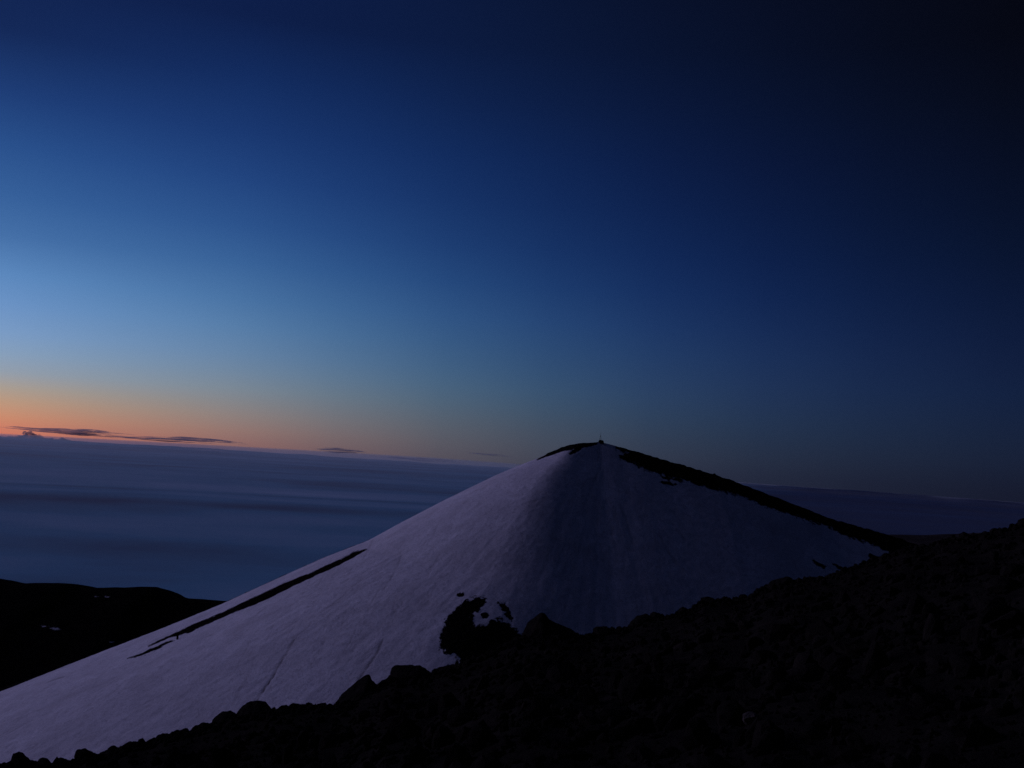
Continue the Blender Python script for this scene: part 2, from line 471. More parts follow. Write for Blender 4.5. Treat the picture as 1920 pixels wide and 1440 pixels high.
def bare_and_track(P):
    u, v = project(P)
    px, py = P[:, 0], P[:, 1]
    n1 = fbm(px / 5.0, py / 5.0, 4, 11); n2 = fbm(px / 1.6, py / 1.6, 3, 23)
    b = np.full(len(P), -2.0); rg = np.full(len(P), .3)
    front = P[:, 1] < D0 + 1.5
    for poly, soft, rag in BARE:
        a = np.array(poly)
        w = (u > a[:, 0].min() - 40) & (u < a[:, 0].max() + 40) & (v > a[:, 1].min() - 40) & (v < a[:, 1].max() + 40) & front
        if not w.any(): continue
        s = in_poly(u[w], v[w], poly) / soft + rag * (1.0 * n1[w] + 1.5 * n2[w]) + .3 * rag + .32
        rg[w] = np.where(s > b[w], rag, rg[w])
        b[w] = np.maximum(b[w], s)
    # cinder lies bare along the far side of the crest
    back = np.clip((P[:, 1] - D0 - 2) / 10, 0, 1) * 1.2 - .25 + .5 * n1
    b = np.where(P[:, 1] > D0 + 2, np.maximum(back, np.where(P[:, 0] < XP - 50, -1.0, b)), b)
    tr = np.zeros(len(P))
    for pts, hw, s in TRACKS:
        a = np.array(pts)
        w = (u > a[:, 0].min() - 6) & (u < a[:, 0].max() + 6) & (v > a[:, 1].min() - 6) & (v < a[:, 1].max() + 6) & front
        if not w.any(): continue
        d = line_dist(u[w] + 1.2 * n1[w], v[w], pts)
        tr[w] = np.maximum(tr[w], s * np.clip(1.6 - d / hw, 0, 1) * np.clip(.75 + .8 * n2[w], 0, 1))
    return np.clip(b, -2, 2), tr, rg


def axis(stops):
    o = []
    for (a, b, s) in stops:
        o.append(np.arange(a, b, s))
    return np.concatenate(o + [np.array([stops[-1][1]])])


xs = axis([(-380, -260, 3), (-260, 205, .62), (205, 330, 3)])
ys = axis([(170, 230, 3), (230, 445, .75), (445, 456, .35), (456, 520, 2), (520, 800, 7)])
X, Y = np.meshgrid(xs, ys)
Xf, Yf = X.ravel(), Y.ravel()
Z = cone_smooth(Xf, Yf)
bare_a, track_a, rag_a = bare_and_track(np.stack([Xf, Yf, Z], -1))
bm_ = step(-.2, .6, bare_a)
rr = np.hypot(np.minimum(Xf - XP, 0), Yf - D0)
near_top = step(2, 25, np.hypot(Xf - XP, Yf - D0))
Z = Z + bm_ * (.35 * fbm(Xf / 1.5, Yf / 1.5, 3, 3) + .35 * np.maximum(fbm(Xf / 3.1, Yf / 3.1, 2, 5), 0) - .12) * (.35 + .65 * near_top)
phi = np.arctan2(Xf - XP, D0 - Yf)
Z = Z + (1 - bm_) * near_top * ((.10 * fbm(phi * 55, rr / 28, 3, 8) + .22 * fbm(phi * 7 + .4 * fbm(Xf / 40, Yf / 40, 2, 19), rr / 60, 2, 18)) * step(25, 130, rr) + .35 * fbm(Xf / 30, Yf / 45, 3, 28) + .0 * fbm(phi * 7 + .4 * fbm(Xf / 40, Yf / 40, 2, 19), rr / 60, 2, 18) + .08 * fbm(Xf / 2.2, Yf / 2.2, 2, 9)) * step(446, 438, Yf)
Z = Z - track_a * .25
hill = link('hill', make_mesh('hill', np.stack([Xf, Yf, Z], -1), grid_faces(len(xs), len(ys)), M_snow, True,
            {'bare': bare_a, 'track': track_a, 'ragged': rag_a, 'fall_u': rr, 'fall_v': phi * 60}))
tag(hill, 'snow covered volcanic cone with bare dark cinder bands along its crest', kind='structure')


def cone_hit(u, v):
    """where a sight line meets the cone"""
    d = ray(u, v); d = d / d[1]
    t = np.arange(180, 520, .25)
    P = t[:, None] * d
    h = cone_smooth(P[:, 0], P[:, 1]) - P[:, 2]
    i = np.argmax(h > 0)
    return P[i]


# ------------------------------------------------------------------ lava slope in front, and the mountain flank
EDGE = np.array([(-140, 1465), (-60, 1450), (0, 1444), (60, 1440), (140, 1432), (170, 1421), (205, 1417), (240, 1402), (262, 1400), (280, 1398), (300, 1385), (335, 1377), (364, 1374), (400, 1362), (440, 1350), (510, 1334),
                 (540, 1331), (595, 1325), (632, 1322), (665, 1312), (705, 1292), (735, 1275), (808, 1268), (860, 1249), (920, 1225), (978, 1198), (1020, 1192), (1080, 1194), (1110, 1194), (1140, 1186), (1175, 1180), (1205, 1164),
                 (1240, 1158), (1270, 1150), (1300, 1140), (1320, 1126), (1350, 1123), (1405, 1119), (1425, 1106), (1450, 1096), (1487, 1089), (1530, 1083), (1565, 1076), (1590, 1065), (1640, 1050), (1660, 1042), (1700, 1026),
                 (1740, 1022), (1757, 1015), (1795, 1006), (1820, 1005), (1850, 997), (1890, 988), (1935, 976), (2000, 955)], float)
EDGE[:, 1] += 4 * step(1000, 1300, EDGE[:, 0])
ed = ray(EDGE[:, 0], EDGE[:, 1])
e_th = np.degrees(np.arctan2(ed[:, 0], ed[:, 1])); e_tan = ed[:, 2] / np.hypot(ed[:, 0], ed[:, 1])
E_TH = np.concatenate([[-180, -120, -65, -42], e_th, [45, 70, 120, 180]])
E_TAN = np.concatenate([[-.05, -.30, -.42, -.38], e_tan, [.03, .10, .15, -.05]])


def ground_z(th, r, detail=True):
    e = np.interp(th, E_TH, E_TAN)
    re = np.interp(th, [-180, -60, -27, 0, 15, 27, 60, 180], [40, 30, 31, 38, 46, 54, 60, 40])
    dr = np.interp(th, [-180, -60, 2, 12, 20, 27, 60, 180], [.5, .5, .45, .22, .10, .10, .2, .5])
    out_ = np.maximum(r - re, 0)
    z = e * r - 1.7 * np.maximum(1 - r / re, 0) - dr * (np.sqrt(out_ ** 2 + 9) - 3)
    x = r * np.sin(np.radians(th)); y = r * np.cos(np.radians(th))
    if detail:
        w = np.clip(r / 6, 0, 1) * np.clip(1.2 - np.abs(r - re) / re * .2, .5, 1)
        z = z + w * (.07 * fbm(x / 1.1, y / 1.1, 4, 31) + .05 * fbm(x / .35, y / .35, 2, 35)) + np.where(r < re, -.0, .25 * fbm(x / 6, y / 6, 3, 37) * np.clip(out_ / 30, 0, 1))
        # hollows between the edge and the viewer
        z = z - .35 * np.clip(.5 + fbm(x / 5, y / 5, 3, 41), 0, 1) * np.clip(r / 8, 0, 1) * np.clip((re - r) / 6, 0, 1)
    # below, the mountain's flank falls away to the clouds
    flank = -150 - .22 * np.maximum(r - 430, 0) + 10 * fbm(x / 300, y / 300, 4, 51) * np.clip((r - 200) / 500, 0, 1)
    return smax(z, flank, 12.0)


ths = np.concatenate([np.arange(-180, -34, 2.0), np.arange(-34, 34, .11), np.arange(34, 180.1, 2.0)])
rs = np.concatenate([[.3, .8, 1.4, 2, 2.6, 3.2], 3.7 * 1.011 ** np.arange(0, 275), 3.7 * 1.011 ** 275 * 1.05 ** np.arange(1, 112)])
TH, RR = np.meshgrid(ths, rs)
gz_ = ground_z(TH.ravel(), RR.ravel())
gx = RR.ravel() * np.sin(np.radians(TH.ravel())); gy = RR.ravel() * np.cos(np.radians(TH.ravel()))
ground = link('ground', make_mesh('ground', np.stack([gx, gy, gz_], -1), grid_faces(len(ths), len(rs)), M_lava))
tag(ground, 'dark slope of lava rubble falling away to the left', kind='structure')


def ground_at(x, y):
    return float(ground_z(np.array([math.degrees(math.atan2(x, y))]), np.array([math.hypot(x, y)]))[0])


# dark cinder hill beyond the cone, with a few remnant snow patches
HB = np.array([(-500, 1075), (-300, 1090), (-120, 1080), (-50, 1085), (0, 1093), (25, 1097), (60, 1096), (100, 1095.5), (125, 1097), (150, 1103), (180, 1104), (215, 1104.5), (250, 1103), (280, 1103.5), (296, 1108), (312, 1116), (330, 1122), (360, 1126), (410, 1128), (520, 1135), (700, 1155), (900, 1185)], float)
YB = 1500.0
pb = at_depth(HB[:, 0], HB[:, 1], YB)
xs2 = np.arange(-1500, 200, 5.0); ys2 = axis([(700, 1350, 9), (1350, 1650, 5), (1650, 2600, 25)])
X2, Y2 = np.meshgrid(xs2, ys2); x2, y2 = X2.ravel(), Y2.ravel()
crest = np.interp(x2 * YB / np.maximum(y2, 1) * (y2 / YB), pb[:, 0], pb[:, 2])
dy2 = y2 - YB
z2 = crest - np.where(dy2 < 0, .30 * (np.sqrt(dy2 ** 2 + 1600) - 40), .34 * (np.sqrt(dy2 ** 2 + 1600) - 40)) + 9 * fbm(x2 / 130, y2 / 130, 5, 61) * np.clip(np.abs(dy2) / 90, 0, 1) + 1.0 * fbm(x2 / 25, y2 / 25, 3, 66)
P2 = np.stack([x2, y2, z2], -1)
u2, v2 = project(P2)
b3 = np.full(len(P2), 1.5)
for (cu, cv, a, b) in [(104, 1179, 8, 2.6), (83, 1174, 5, 1.6), (180, 1118, 4, 1.3), (200, 1119, 4, 1.5), (211, 1203, 6, 1.7), (53, 1224.5, 8, 2.4), (40, 1217.5, 9, 1.2), (197, 1197, 4, .8)]:
    q = np.hypot((u2 - cu - 1.5 * noise2(x2 / 14, y2 / 14, 70)) / a, (v2 - cv - (cu - u2) * -.1) / b)
    b3 = np.where(dy2 < 0, np.minimum(b3, (q - 1) * 1.2 + .35 * fbm(x2 / 9, y2 / 9, 2, 71)), b3)
far1 = link('hill', make_mesh('hill', P2, grid_faces(len(xs2), len(ys2)), M_snow, True,
            {'bare': b3, 'track': np.zeros(len(b3)), 'ragged': np.full(len(b3), .5), 'fall_u': y2, 'fall_v': x2}))
tag(far1, 'black cinder hill beyond the snowy cone with a few small snow patches', kind='structure')

# distant flat shoulder of the mountain, seen through the gap at right
HR = np.array([(1300, 1004), (1600, 1004.5), (1690, 1003.5), (1740, 1004), (1790, 1002), (1900, 999), (2100, 1000)], float)
YR = 3200.0
pr = at_depth(HR[:, 0], HR[:, 1], YR)
xs3 = np.arange(200, 2600, 20.0); ys3 = axis([(2200, 2950, 40), (2950, 3450, 15), (3450, 5200, 80)])
X3, Y3 = np.meshgrid(xs3, ys3); x3, y3 = X3.ravel(), Y3.ravel()
z3 = np.interp(x3, pr[:, 0], pr[:, 2]) - .2 * (np.sqrt((y3 - YR) ** 2 + 2500) - 50) - np.maximum(350 - x3, 0) * .5 + 3 * fbm(x3 / 200, y3 / 200, 3, 81)
far2 = link('hill', make_mesh('hill', np.stack([x3, y3, z3], -1), grid_faces(len(xs3), len(ys3)), M_farrock))
tag(far2, 'distant low dark shoulder of the mountain seen through the right gap', kind='structure')

# ------------------------------------------------------------------ sea of clouds on the round earth
RE = 6371000.0
tht = np.concatenate([np.arange(-180, -36, 2.0), np.arange(-36, 36, .22), np.arange(36, 180.1, 2.0)])
rc = 6000 * 1.0095 ** np.arange(0, 372)
TC, RC = np.meshgrid(tht, rc)
cx = RC.ravel() * np.sin(np.radians(TC.ravel())); cy = RC.ravel() * np.cos(np.radians(TC.ravel()))
rc_ = RC.ravel()
cz = -2200 - rc_ ** 2 / (2 * RE)
wav = 60 * fbm(cx / 16000, cy / 6000, 3, 91) + 90 * fbm(cx / 30000 + 3, cy / 14000, 2, 99)
bank = step(95000, 150000, rc_) * step(2, -24, TC.ravel()) * (420 + 260 * fbm(TC.ravel() / 5, rc_ / 60000, 4, 92)) + step(80000, 140000, rc_) * 170 * fbm(TC.ravel() / 1.4, rc_ / 25000, 4, 96)
cz = cz + wav * np.clip(1.15 - rc_ / 190000, .25, 1) + bank
# long rolls and gaps in the deck, across the view
az0 = R(-12)
dd = cx * math.sin(az0) + cy * math.cos(az0) + 4200 * fbm(cx / 26000, cy / 26000, 4, 97); ss = cx * math.cos(az0) - cy * math.sin(az0)
brk = .6 + .7 * fbm(ss / 14000, dd / 5000, 3, 98)
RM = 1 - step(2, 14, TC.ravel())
tone = .5 + (.05 + .17 * RM) * fbm(cx / 26000, cy / 11000, 4, 93) \
    + RM * (.26 * brk * np.exp(-((dd - 37500) / 1900) ** 2) + .16 * brk * np.exp(-((dd - 31500) / 900) ** 2) - .28 * np.clip(brk, .25, 1) * np.exp(-((dd - 27600) / 1900) ** 2) \
    - .16 * np.exp(-((dd - 34300) / 1000) ** 2) + .12 * np.exp(-((dd - 22000) / 2200) ** 2) - .14 * brk * np.exp(-((dd - 18500) / 1200) ** 2))
tone -= .40 * step(2, 16, TC.ravel() + 5 * fbm(cx / 30000, cy / 30000, 2, 94))      # deck colour darkened on the right for dawn light falling off and vignetting
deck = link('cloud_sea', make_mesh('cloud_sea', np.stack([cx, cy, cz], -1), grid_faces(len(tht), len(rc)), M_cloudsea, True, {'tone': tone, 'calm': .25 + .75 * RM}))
tag(deck, 'sea of low cloud reaching to the horizon below the summit', kind='structure')

# blue air lying over the cloud sea, following the round earth
M_haze = bpy.data.materials.new('haze'); M_haze.use_nodes = True
nt = M_haze.node_tree; nt.nodes.clear()
ho = nt.nodes.new('ShaderNodeOutputMaterial')
hv = N(nt, 'ShaderNodeVolumePrincipled', {'Color': (.86, .92, .90, 1), 'Density': 1.3e-5, 'Anisotropy': .32})
nt.links.new(hv.outputs[0], ho.inputs['Volume'])
hr = np.concatenate([[1.0], np.linspace(6000, 195000, 48)]); ht = np.arange(-180, 180, 4.0)
TT, HR_ = np.meshgrid(ht, hr)
TAPER = 1 - .94 * step(-6, 17, TT) * step(170, 60, np.abs(TT))
def shell(dz):
    dz = dz * (TAPER if dz > 0 else 1)
    return np.stack([HR_ * np.sin(np.radians(TT)), HR_ * np.cos(np.radians(TT)), -2200 + dz - HR_ ** 2 / (2 * RE)], -1).reshape(-1, 3)
VV = np.concatenate([shell(-1100), shell(900)]); na_, nr_ = len(ht), len(hr)
ff = []
for b_ in (0, na_ * nr_):
    for i in range(nr_ - 1):
        for j in range(na_):
            k = (j + 1) % na_
            q = (b_ + i * na_ + j, b_ + i * na_ + k, b_ + (i + 1) * na_ + k, b_ + (i + 1) * na_ + j)
            ff.append(q[::-1] if b_ == 0 else q)
for j in range(na_):
    k = (j + 1) % na_; a_ = (nr_ - 1) * na_
    ff.append((a_ + k, a_ + j, na_ * nr_ + a_ + j, na_ * nr_ + a_ + k))
    ff.append((j, k, na_ * nr_ + k, na_ * nr_ + j))
haze = link('haze', make_mesh('haze', VV, np.array(ff), M_haze, False))
tag(haze, 'blue grey air lying over the sea of cloud', kind='stuff')

# ------------------------------------------------------------------ clouds standing over the horizon
def cloud_mat(name, dens, col):
    m = bpy.data.materials.new(name); m.use_nodes = True
    nt = m.node_tree; nt.nodes.clear()
    o = nt.nodes.new('ShaderNodeOutputMaterial')
    v = N(nt, 'ShaderNodeVolumePrincipled', {'Color': (*col, 1), 'Density': dens, 'Anisotropy': .2})
    nt.links.new(v.outputs[0], o.inputs['Volume'])
    return m


M_streak = cloud_mat('streak_cloud_vapour', .0009, (.62, .60, .64))
M_cum = cloud_mat('cumulus_vapour', .003, (.62, .60, .64))


def cloud(pts, Y, depth, mat, label, seed=0, strands=13):
    """one cloud: thin overlapping wisps along a course of (u, v, half height in pixels)"""
    px = Y / F
    g = np.random.default_rng(seed + 40)
    pts = np.array(pts, float)
    P = at_depth(pts[:, 0], pts[:, 1], Y); hh = (pts[:, 2] * 1.3 + .7) * px
    q = np.linspace(0, 1, len(pts)); L = abs(P[-1, 0] - P[0, 0])
    n, m = 130, 12
    VV, FF = [], []
    for k in range(strands):
        w = g.uniform(.25, .75); a0 = g.uniform(0, 1 - w) if k else 0.0
        if k == 0: w = 1.0
        s = np.linspace(a0, a0 + w, n); t = np.linspace(0, 1, n)
        c = np.stack([np.interp(s, q, P[:, j]) for j in range(3)], -1)
        h = np.interp(s, q, hh)
        off = g.uniform(-1.15, 1.15) if k else 0
        c[:, 2] += off * h + .25 * h * fbm(s * L / 5000, k * 3.1 + 0 * s, 3, 210 + seed)
        c[:, 1] += g.uniform(-.5, .5) * depth
        hk = h * (.22 if k == 0 else g.uniform(.12, .36)) * np.sin(np.pi * t) ** .6 * np.clip(.75 + 1.5 * fbm(s * L / 1300 + k * 9, 0 * s + seed, 4, 220 + k), .08, 2.2)
        hk[0] = hk[-1] = 0
        off_i = sum(len(v) for v in VV)
        R_ = []
        for j in range(m):
            a = 2 * math.pi * j / m
            R_.append(np.stack([c[:, 0], c[:, 1] + depth * .4 * (hk / (hk.max() + 1e-9)) * math.cos(a), c[:, 2] + hk * math.sin(a) * (1 if math.sin(a) > 0 else .6)], -1))
        i = np.arange(m * n).reshape(m, n); j = np.roll(i, -1, 0)
        FF.append(np.stack([i[:, :-1], j[:, :-1], j[:, 1:], i[:, 1:]], -1).reshape(-1, 4) + off_i)
        VV.append(np.array(R_).reshape(-1, 3))
    V = np.concatenate(VV); base = V.mean(0)
    o = link('cloud', make_mesh('cloud', V - base, np.concatenate(FF), mat), None, base)
    return tag(o, label, 'cloud', 'thin clouds along the glowing horizon', 'thing')


cloud([(-60, 799, .3), (-10, 800.5, 1.0), (30, 803, 1.5), (70, 806, 2.0), (120, 809.5, 3.0), (165, 812, 3.2), (200, 813, 2.2), (255, 816, .2)], 105000, 4500, M_streak,
      'long dark streak of cloud above the cumulus at the left edge', seed=1, strands=18)
cloud([(124, 804, .2), (150, 806, .9), (180, 808.5, 1.3), (212, 810.5, .2)], 107000, 3000, M_streak, 'short upper streak of cloud just over the long dark one', seed=2)
cloud([(130, 814.5, .2), (190, 817.5, .6), (250, 820, 1.2), (300, 822.5, 2.0), (350, 825, 2.8), (400, 827.5, 2.9), (440, 831, 1.6), (500, 839, .2)], 105000, 4500, M_streak,
      'tapering dark streak of cloud drooping to the right over salmon sky', seed=3, strands=18)
cloud([(338, 838, .2), (370, 841, 1.4), (410, 845, 1.2), (440, 848, .2)], 110000, 3000, M_streak, 'faint wisp of cloud low on the horizon under the tapering streak', seed=4)
cloud([(582, 842, .2), (610, 843.5, 2.0), (640, 845, 2.4), (670, 846.5, 1.8), (694, 849, .2)], 105000, 3500, M_streak, 'small dark lens of cloud alone in the grey sky', seed=5)
cloud([(700, 855, .1), (760, 860, 1.3), (820, 864, 1.5), (890, 869, .2)], 110000, 3000, M_streak, 'very faint long cloud between the lens cloud and the cone', seed=6)
cloud([(872, 849, .05), (895, 851, .5), (930, 854, .5), (965, 858, .05)], 105000, 3000, M_streak, 'faint short cloud touching the left side of the cone', seed=7)

# cumulus tower breaking the horizon at left
px = 140000 / F
sv, sf = ico(3)
parts_v = []; parts_f = []; off = 0
for (u, v, ru, rv) in [(52, 817, 7, 7), (47, 812, 4.5, 4), (57, 813, 5, 5), (62, 818, 7, 6), (74, 819, 3.5, 4), (40, 823, 12, 7), (68, 824, 14, 7), (90, 826, 16, 6), (118, 828.5, 14, 6.5), (20, 823, 14, 4.5), (140, 833, 16, 4), (0, 822, 14, 4)]:
    c = at_depth(np.array([u]), np.array([v]), 140000)[0]
    V = sv * np.array([ru, (ru + rv) * .6, rv]) * px
    V = V * (1 + .34 * noise3(sv * 2.2 + u, 300)[:, None] + .2 * noise3(sv * 5 + v, 310)[:, None])
    parts_v.append(V + c); parts_f.append(sf + off); off += len(sv)
V = np.concatenate(parts_v); base = V.mean(0)
cu = link('cloud', make_mesh('cloud', V - base, np.concatenate(parts_f), M_cum), None, base)
tag(cu, 'cumulus tower with a low bank rising over the horizon at far left', 'cloud', None, 'thing')

# ------------------------------------------------------------------ boulders along the edge of the lava slope
SV, SF = ico(4)


def outline_boulder(top, depth, label, back=0.0, mat=M_lava, seed=0, sink=16, group='boulders along the edge of the lava slope'):
    """a boulder with this profile towards the viewer, its own distance, real size and thickness"""
    t = np.array(top, float)
    uc = (t[:, 0].min() + t[:, 0].max()) / 2
    th = math.degrees(math.atan2(*ray(uc, t[:, 1].max())[[0, 1]]))
    re = float(np.interp(th, [-180, -60, -27, 0, 15, 27, 60, 180], [40, 30, 31, 38, 46, 54, 60, 40])) - back
    Yc = re * math.cos(R(th)); m = Yc / F
    bot = max(t[0, 1], t[-1, 1])
    ring = np.concatenate([t, [(t[-1, 0], bot + sink), (t[0, 0], bot + sink)]])
    vc = bot - (bot - t[:, 1].min()) * .25
    a = np.arctan2(-(ring[:, 1] - vc), ring[:, 0] - uc)
    # densify the ring
    rp = []
    for (p, q) in zip(ring, np.roll(ring, -1, 0)):
        for k in np.linspace(0, 1, 12, endpoint=False): rp.append(p + (q - p) * k)
    rp = np.array(rp)
    ang = np.arctan2(-(rp[:, 1] - vc), rp[:, 0] - uc); rad = np.hypot(rp[:, 1] - vc, rp[:, 0] - uc)
    o = np.argsort(ang); ang, rad = ang[o], rad[o]
    psi = np.arctan2(SV[:, 2], SV[:, 0])
    Rr = np.interp(psi, np.concatenate([ang - 2 * math.pi, ang, ang + 2 * math.pi]), np.tile(rad, 3)) * m
    sxy = np.sqrt(np.maximum(1 - SV[:, 1] ** 2, 0)) ** .7
    V = np.stack([Rr * np.cos(psi) * sxy, SV[:, 1] * depth, Rr * np.sin(psi) * sxy], -1)
    size = float(np.ptp(rp[:, 0])) * m
    V = V * (1 + .07 * noise3(SV * 3 + seed * 5.1, 400 + seed)[:, None] + .045 * noise3(SV * 8 + seed, 430)[:, None])
    c = at_depth(np.array([uc]), np.array([vc]), Yc)[0]
    a_ = math.atan2(c[0], c[1])
    Rz = np.array([[math.cos(-a_), -math.sin(-a_), 0], [math.sin(-a_), math.cos(-a_), 0], [0, 0, 1]])
    rollm = np.array([[cR[0], 0, cU[0]], [0, 1, 0], [cR[2] * .98, 0, cU[2]]])
    V = (V @ rollm.T) @ Rz.T
    ob = link('boulder', make_mesh('boulder', V, SF, mat), None, c)
    return tag(ob, label, 'boulder', group)


B = outline_boulder
B([(22, 1440), (22, 1424), (26, 1415), (33, 1413), (42, 1417), (52, 1428), (60, 1438)], .55, 'smooth upright boulder leaning right at the lowest left corner', seed=1)
B([(66, 1437), (72, 1427), (80, 1424.5), (88, 1427), (94, 1434)], .4, 'low rounded boulder beside the leaning upright one', seed=2)
B([(98, 1434), (105, 1427), (113, 1425.5), (120, 1427), (127, 1434)], .4, 'low rounded boulder just left of the square block', seed=3)
B([(143, 1428), (140, 1416), (143, 1409), (150, 1407), (160, 1408), (166, 1412), (168, 1420)], .45, 'small square block standing up on the left edge', seed=4)
B([(242, 1402), (243, 1395), (249, 1392), (256, 1393), (260, 1398), (261, 1402)], .3, 'little knob of rock on the dip left of the hump', seed=5)
B([(282, 1398), (288, 1389), (296, 1381), (308, 1379), (318, 1381), (326, 1384)], .5, 'low hump of lava right of the little knob', seed=6)
B([(364, 1376), (366, 1368), (374, 1360), (382, 1357.5), (389, 1360), (398, 1368), (399, 1374)], .5, 'small domed boulder left of the big flat topped pair', seed=7)
B([(399, 1370), (400, 1350), (405, 1345), (418, 1338.5), (432, 1338.5), (440, 1342), (444, 1354)], .8, 'steep sided flat topped boulder leaning against the broad dome', seed=8)
B([(436, 1356), (444, 1340), (458, 1326), (470, 1320.5), (488, 1319.5), (500, 1324), (507, 1331), (508, 1338)], 1.1, 'broad dome shaped boulder, largest on the left part of the edge', seed=9)
B([(558, 1332), (560, 1327), (566, 1324.5), (571, 1326), (573, 1332)], .3, 'small pebble like rock midway between dome and pointed boulder', seed=10)
B([(632, 1322), (634, 1313), (650, 1299), (668, 1284), (682, 1275), (690, 1270.5), (697, 1275), (704, 1288), (706, 1296)], 1.2, 'wedge shaped boulder rising to a point on its right', seed=11)
B([(702, 1298), (708, 1285), (716, 1279), (728, 1276), (737, 1270), (742, 1282)], .7, 'low rock in the notch between the wedge and the slab', seed=12)
B([(732, 1284), (734, 1257), (742, 1253.5), (765, 1252.5), (786, 1253.5), (798, 1260), (810, 1269)], 1.2, 'wide flat topped slab with a steep left side', seed=13)
B([(806, 1274), (816, 1265), (820, 1256), (828, 1253.5), (850, 1251.5), (866, 1249), (880, 1252)], .9, 'low ledge of rock right of the flat topped slab', seed=14)
B([(976, 1206), (982, 1186), (994, 1168), (1006, 1155), (1014, 1150.5), (1022, 1153), (1030, 1165), (1046, 1173), (1060, 1179), (1074, 1185), (1082, 1196)], 1.4, 'large peaked boulder in the middle, highest against the dark snow', seed=15)
B([(1110, 1198), (1113, 1181), (1118, 1176.5), (1138, 1176.5), (1146, 1182), (1152, 1192)], .8, 'square block just right of the large peaked boulder', seed=16)
B([(1152, 1190), (1156, 1178), (1161, 1175), (1167, 1178), (1172, 1186)], .5, 'small bump of rock between the square block and rounded pair', seed=17)
B([(1174, 1186), (1182, 1168), (1195, 1157), (1210, 1153.5), (1220, 1155), (1226, 1166)], .9, 'left one of two touching rounded boulders right of middle', seed=18)
B([(1216, 1168), (1220, 1152), (1228, 1148.5), (1237, 1151), (1242, 1160)], .6, 'right one of two touching rounded boulders right of middle', seed=19)
B([(1268, 1156), (1272, 1144), (1279, 1138.5), (1287, 1141), (1294, 1150)], .5, 'small pointed rock above the step in the right edge', seed=20)
B([(1312, 1134), (1315, 1123), (1325, 1120), (1338, 1122), (1346, 1130)], .6, 'blocky rock on the step of the right edge', seed=21)
B([(1432, 1106), (1445, 1092), (1462, 1086), (1476, 1082.5), (1484, 1085), (1488, 1094)], 1.0, 'long humped boulder on the shoulder of the right edge', seed=22)
B([(1796, 1012), (1801, 1001), (1807, 997.5), (1814, 1000), (1822, 1008)], .6, 'small dark knob of rock under the flat horizon at right', seed=23)
B([(1906, 990), (1911, 976), (1920, 972), (1936, 973), (1944, 985)], .8, 'rock cut by the right border of the view', seed=24)

# one paler stone lower on the slope
def slope_hit(u, v):
    d = ray(u, v); d = d / math.hypot(d[0], d[1])
    r = np.arange(4, 60, .05)
    g = ground_z(np.full(len(r), math.degrees(math.atan2(d[0], d[1]))), r)
    i = np.argmax(g > r * d[2])
    return np.array([r[i] * d[0], r[i] * d[1], g[i]])


def loose_rock(c, size, seed, mat, name, flat=.8):
    g = np.random.default_rng(seed)
    nrm = g.normal(size=(13, 3)); nrm /= np.linalg.norm(nrm, axis=1)[:, None]
    h = g.uniform(.62, 1.0, 13)
    dt = SV @ nrm.T
    rad = np.min(np.where(dt > .05, h / np.maximum(dt, .05), 9), 1)
    rad = np.minimum(rad, 1.25) * (1 + .05 * noise3(SV * 5 + seed, 500))
    V = SV * rad[:, None] * np.array(size) * .5
    return link(name, make_mesh(name, V, SF, mat), None, c + np.array([0, 0, size[2] * .3]))


c = slope_hit(1407, 1358)
k = np.linalg.norm(c) / F
tag(loose_rock(c, (27 * k, 26 * k, 22 * k), 5, M_pale, 'boulder'), 'paler brownish stone alone in the dark rubble low at right', 'boulder')

# rubble: countless smaller stones strewn over the slope
NST = 19000
rv, rf = ico(1)
th = rng.uniform(-33, 33, NST); rad = 4.2 * (62 / 4.2) ** rng.uniform(0, 1, NST) ** .72
edge_n = 5000
th[:edge_n] = rng.uniform(-31, 31, edge_n)
re_e = np.interp(th[:edge_n], [-180, -60, -27, 0, 15, 27, 60, 180], [40, 30, 31, 38, 46, 54, 60, 40])
rad[:edge_n] = re_e + rng.normal(-.3, 1.3, edge_n)
size = np.clip(.035 * rng.pareto(1.9, NST) + .03, .03, .26)
size[:edge_n] = np.clip(.05 * rng.pareto(2.8, edge_n) + .06, .05, .15)
size[edge_n:] *= np.clip(rad[edge_n:] / 16, .45, 1.0)
size[edge_n:] = np.where(rad[edge_n:] > 24, np.minimum(size[edge_n:], .15), size[edge_n:])
gzz = ground_z(th, rad)
C = np.stack([rad * np.sin(np.radians(th)), rad * np.cos(np.radians(th)), gzz + size * .15], -1)
nrm = rng.normal(size=(NST, 7, 3)); nrm /= np.linalg.norm(nrm, axis=2)[..., None]
hh = rng.uniform(.5, 1, (NST, 7))
dt = np.einsum('vk,npk->nvp', rv, nrm)
rd = np.minimum(np.min(np.where(dt > .08, hh[:, None, :] / np.maximum(dt, .08), 9), 2), 1.2)
sc3 = rng.uniform(.55, 1.4, (NST, 1, 3)) * size[:, None, None]
V = rv[None] * rd[..., None] * sc3 + C[:, None, :]
Fs = rf[None] + (np.arange(NST) * len(rv))[:, None, None]
rub = link('rubble', make_mesh('rubble', V.reshape(-1, 3), Fs.reshape(-1, 3), M_lava, False))
tag(rub, 'loose dark lava rubble strewn over the near slope', kind='stuff')

# rocks standing on the cone
p = cone_hit(332.5, 1199.5)
tag(loose_rock(p, (.65, .7, 2.2), 9, M_lava, 'rock'), 'small upright rock in the snow under the long bare band', 'rock')
p = cone_hit(1340, 893); 
tag(loose_rock(p + np.array([0, 0, .3]), (1.5, 1.3, 1.1), 12, M_lava, 'rock'), 'dark rock jutting from the crest right of the summit', 'rock')

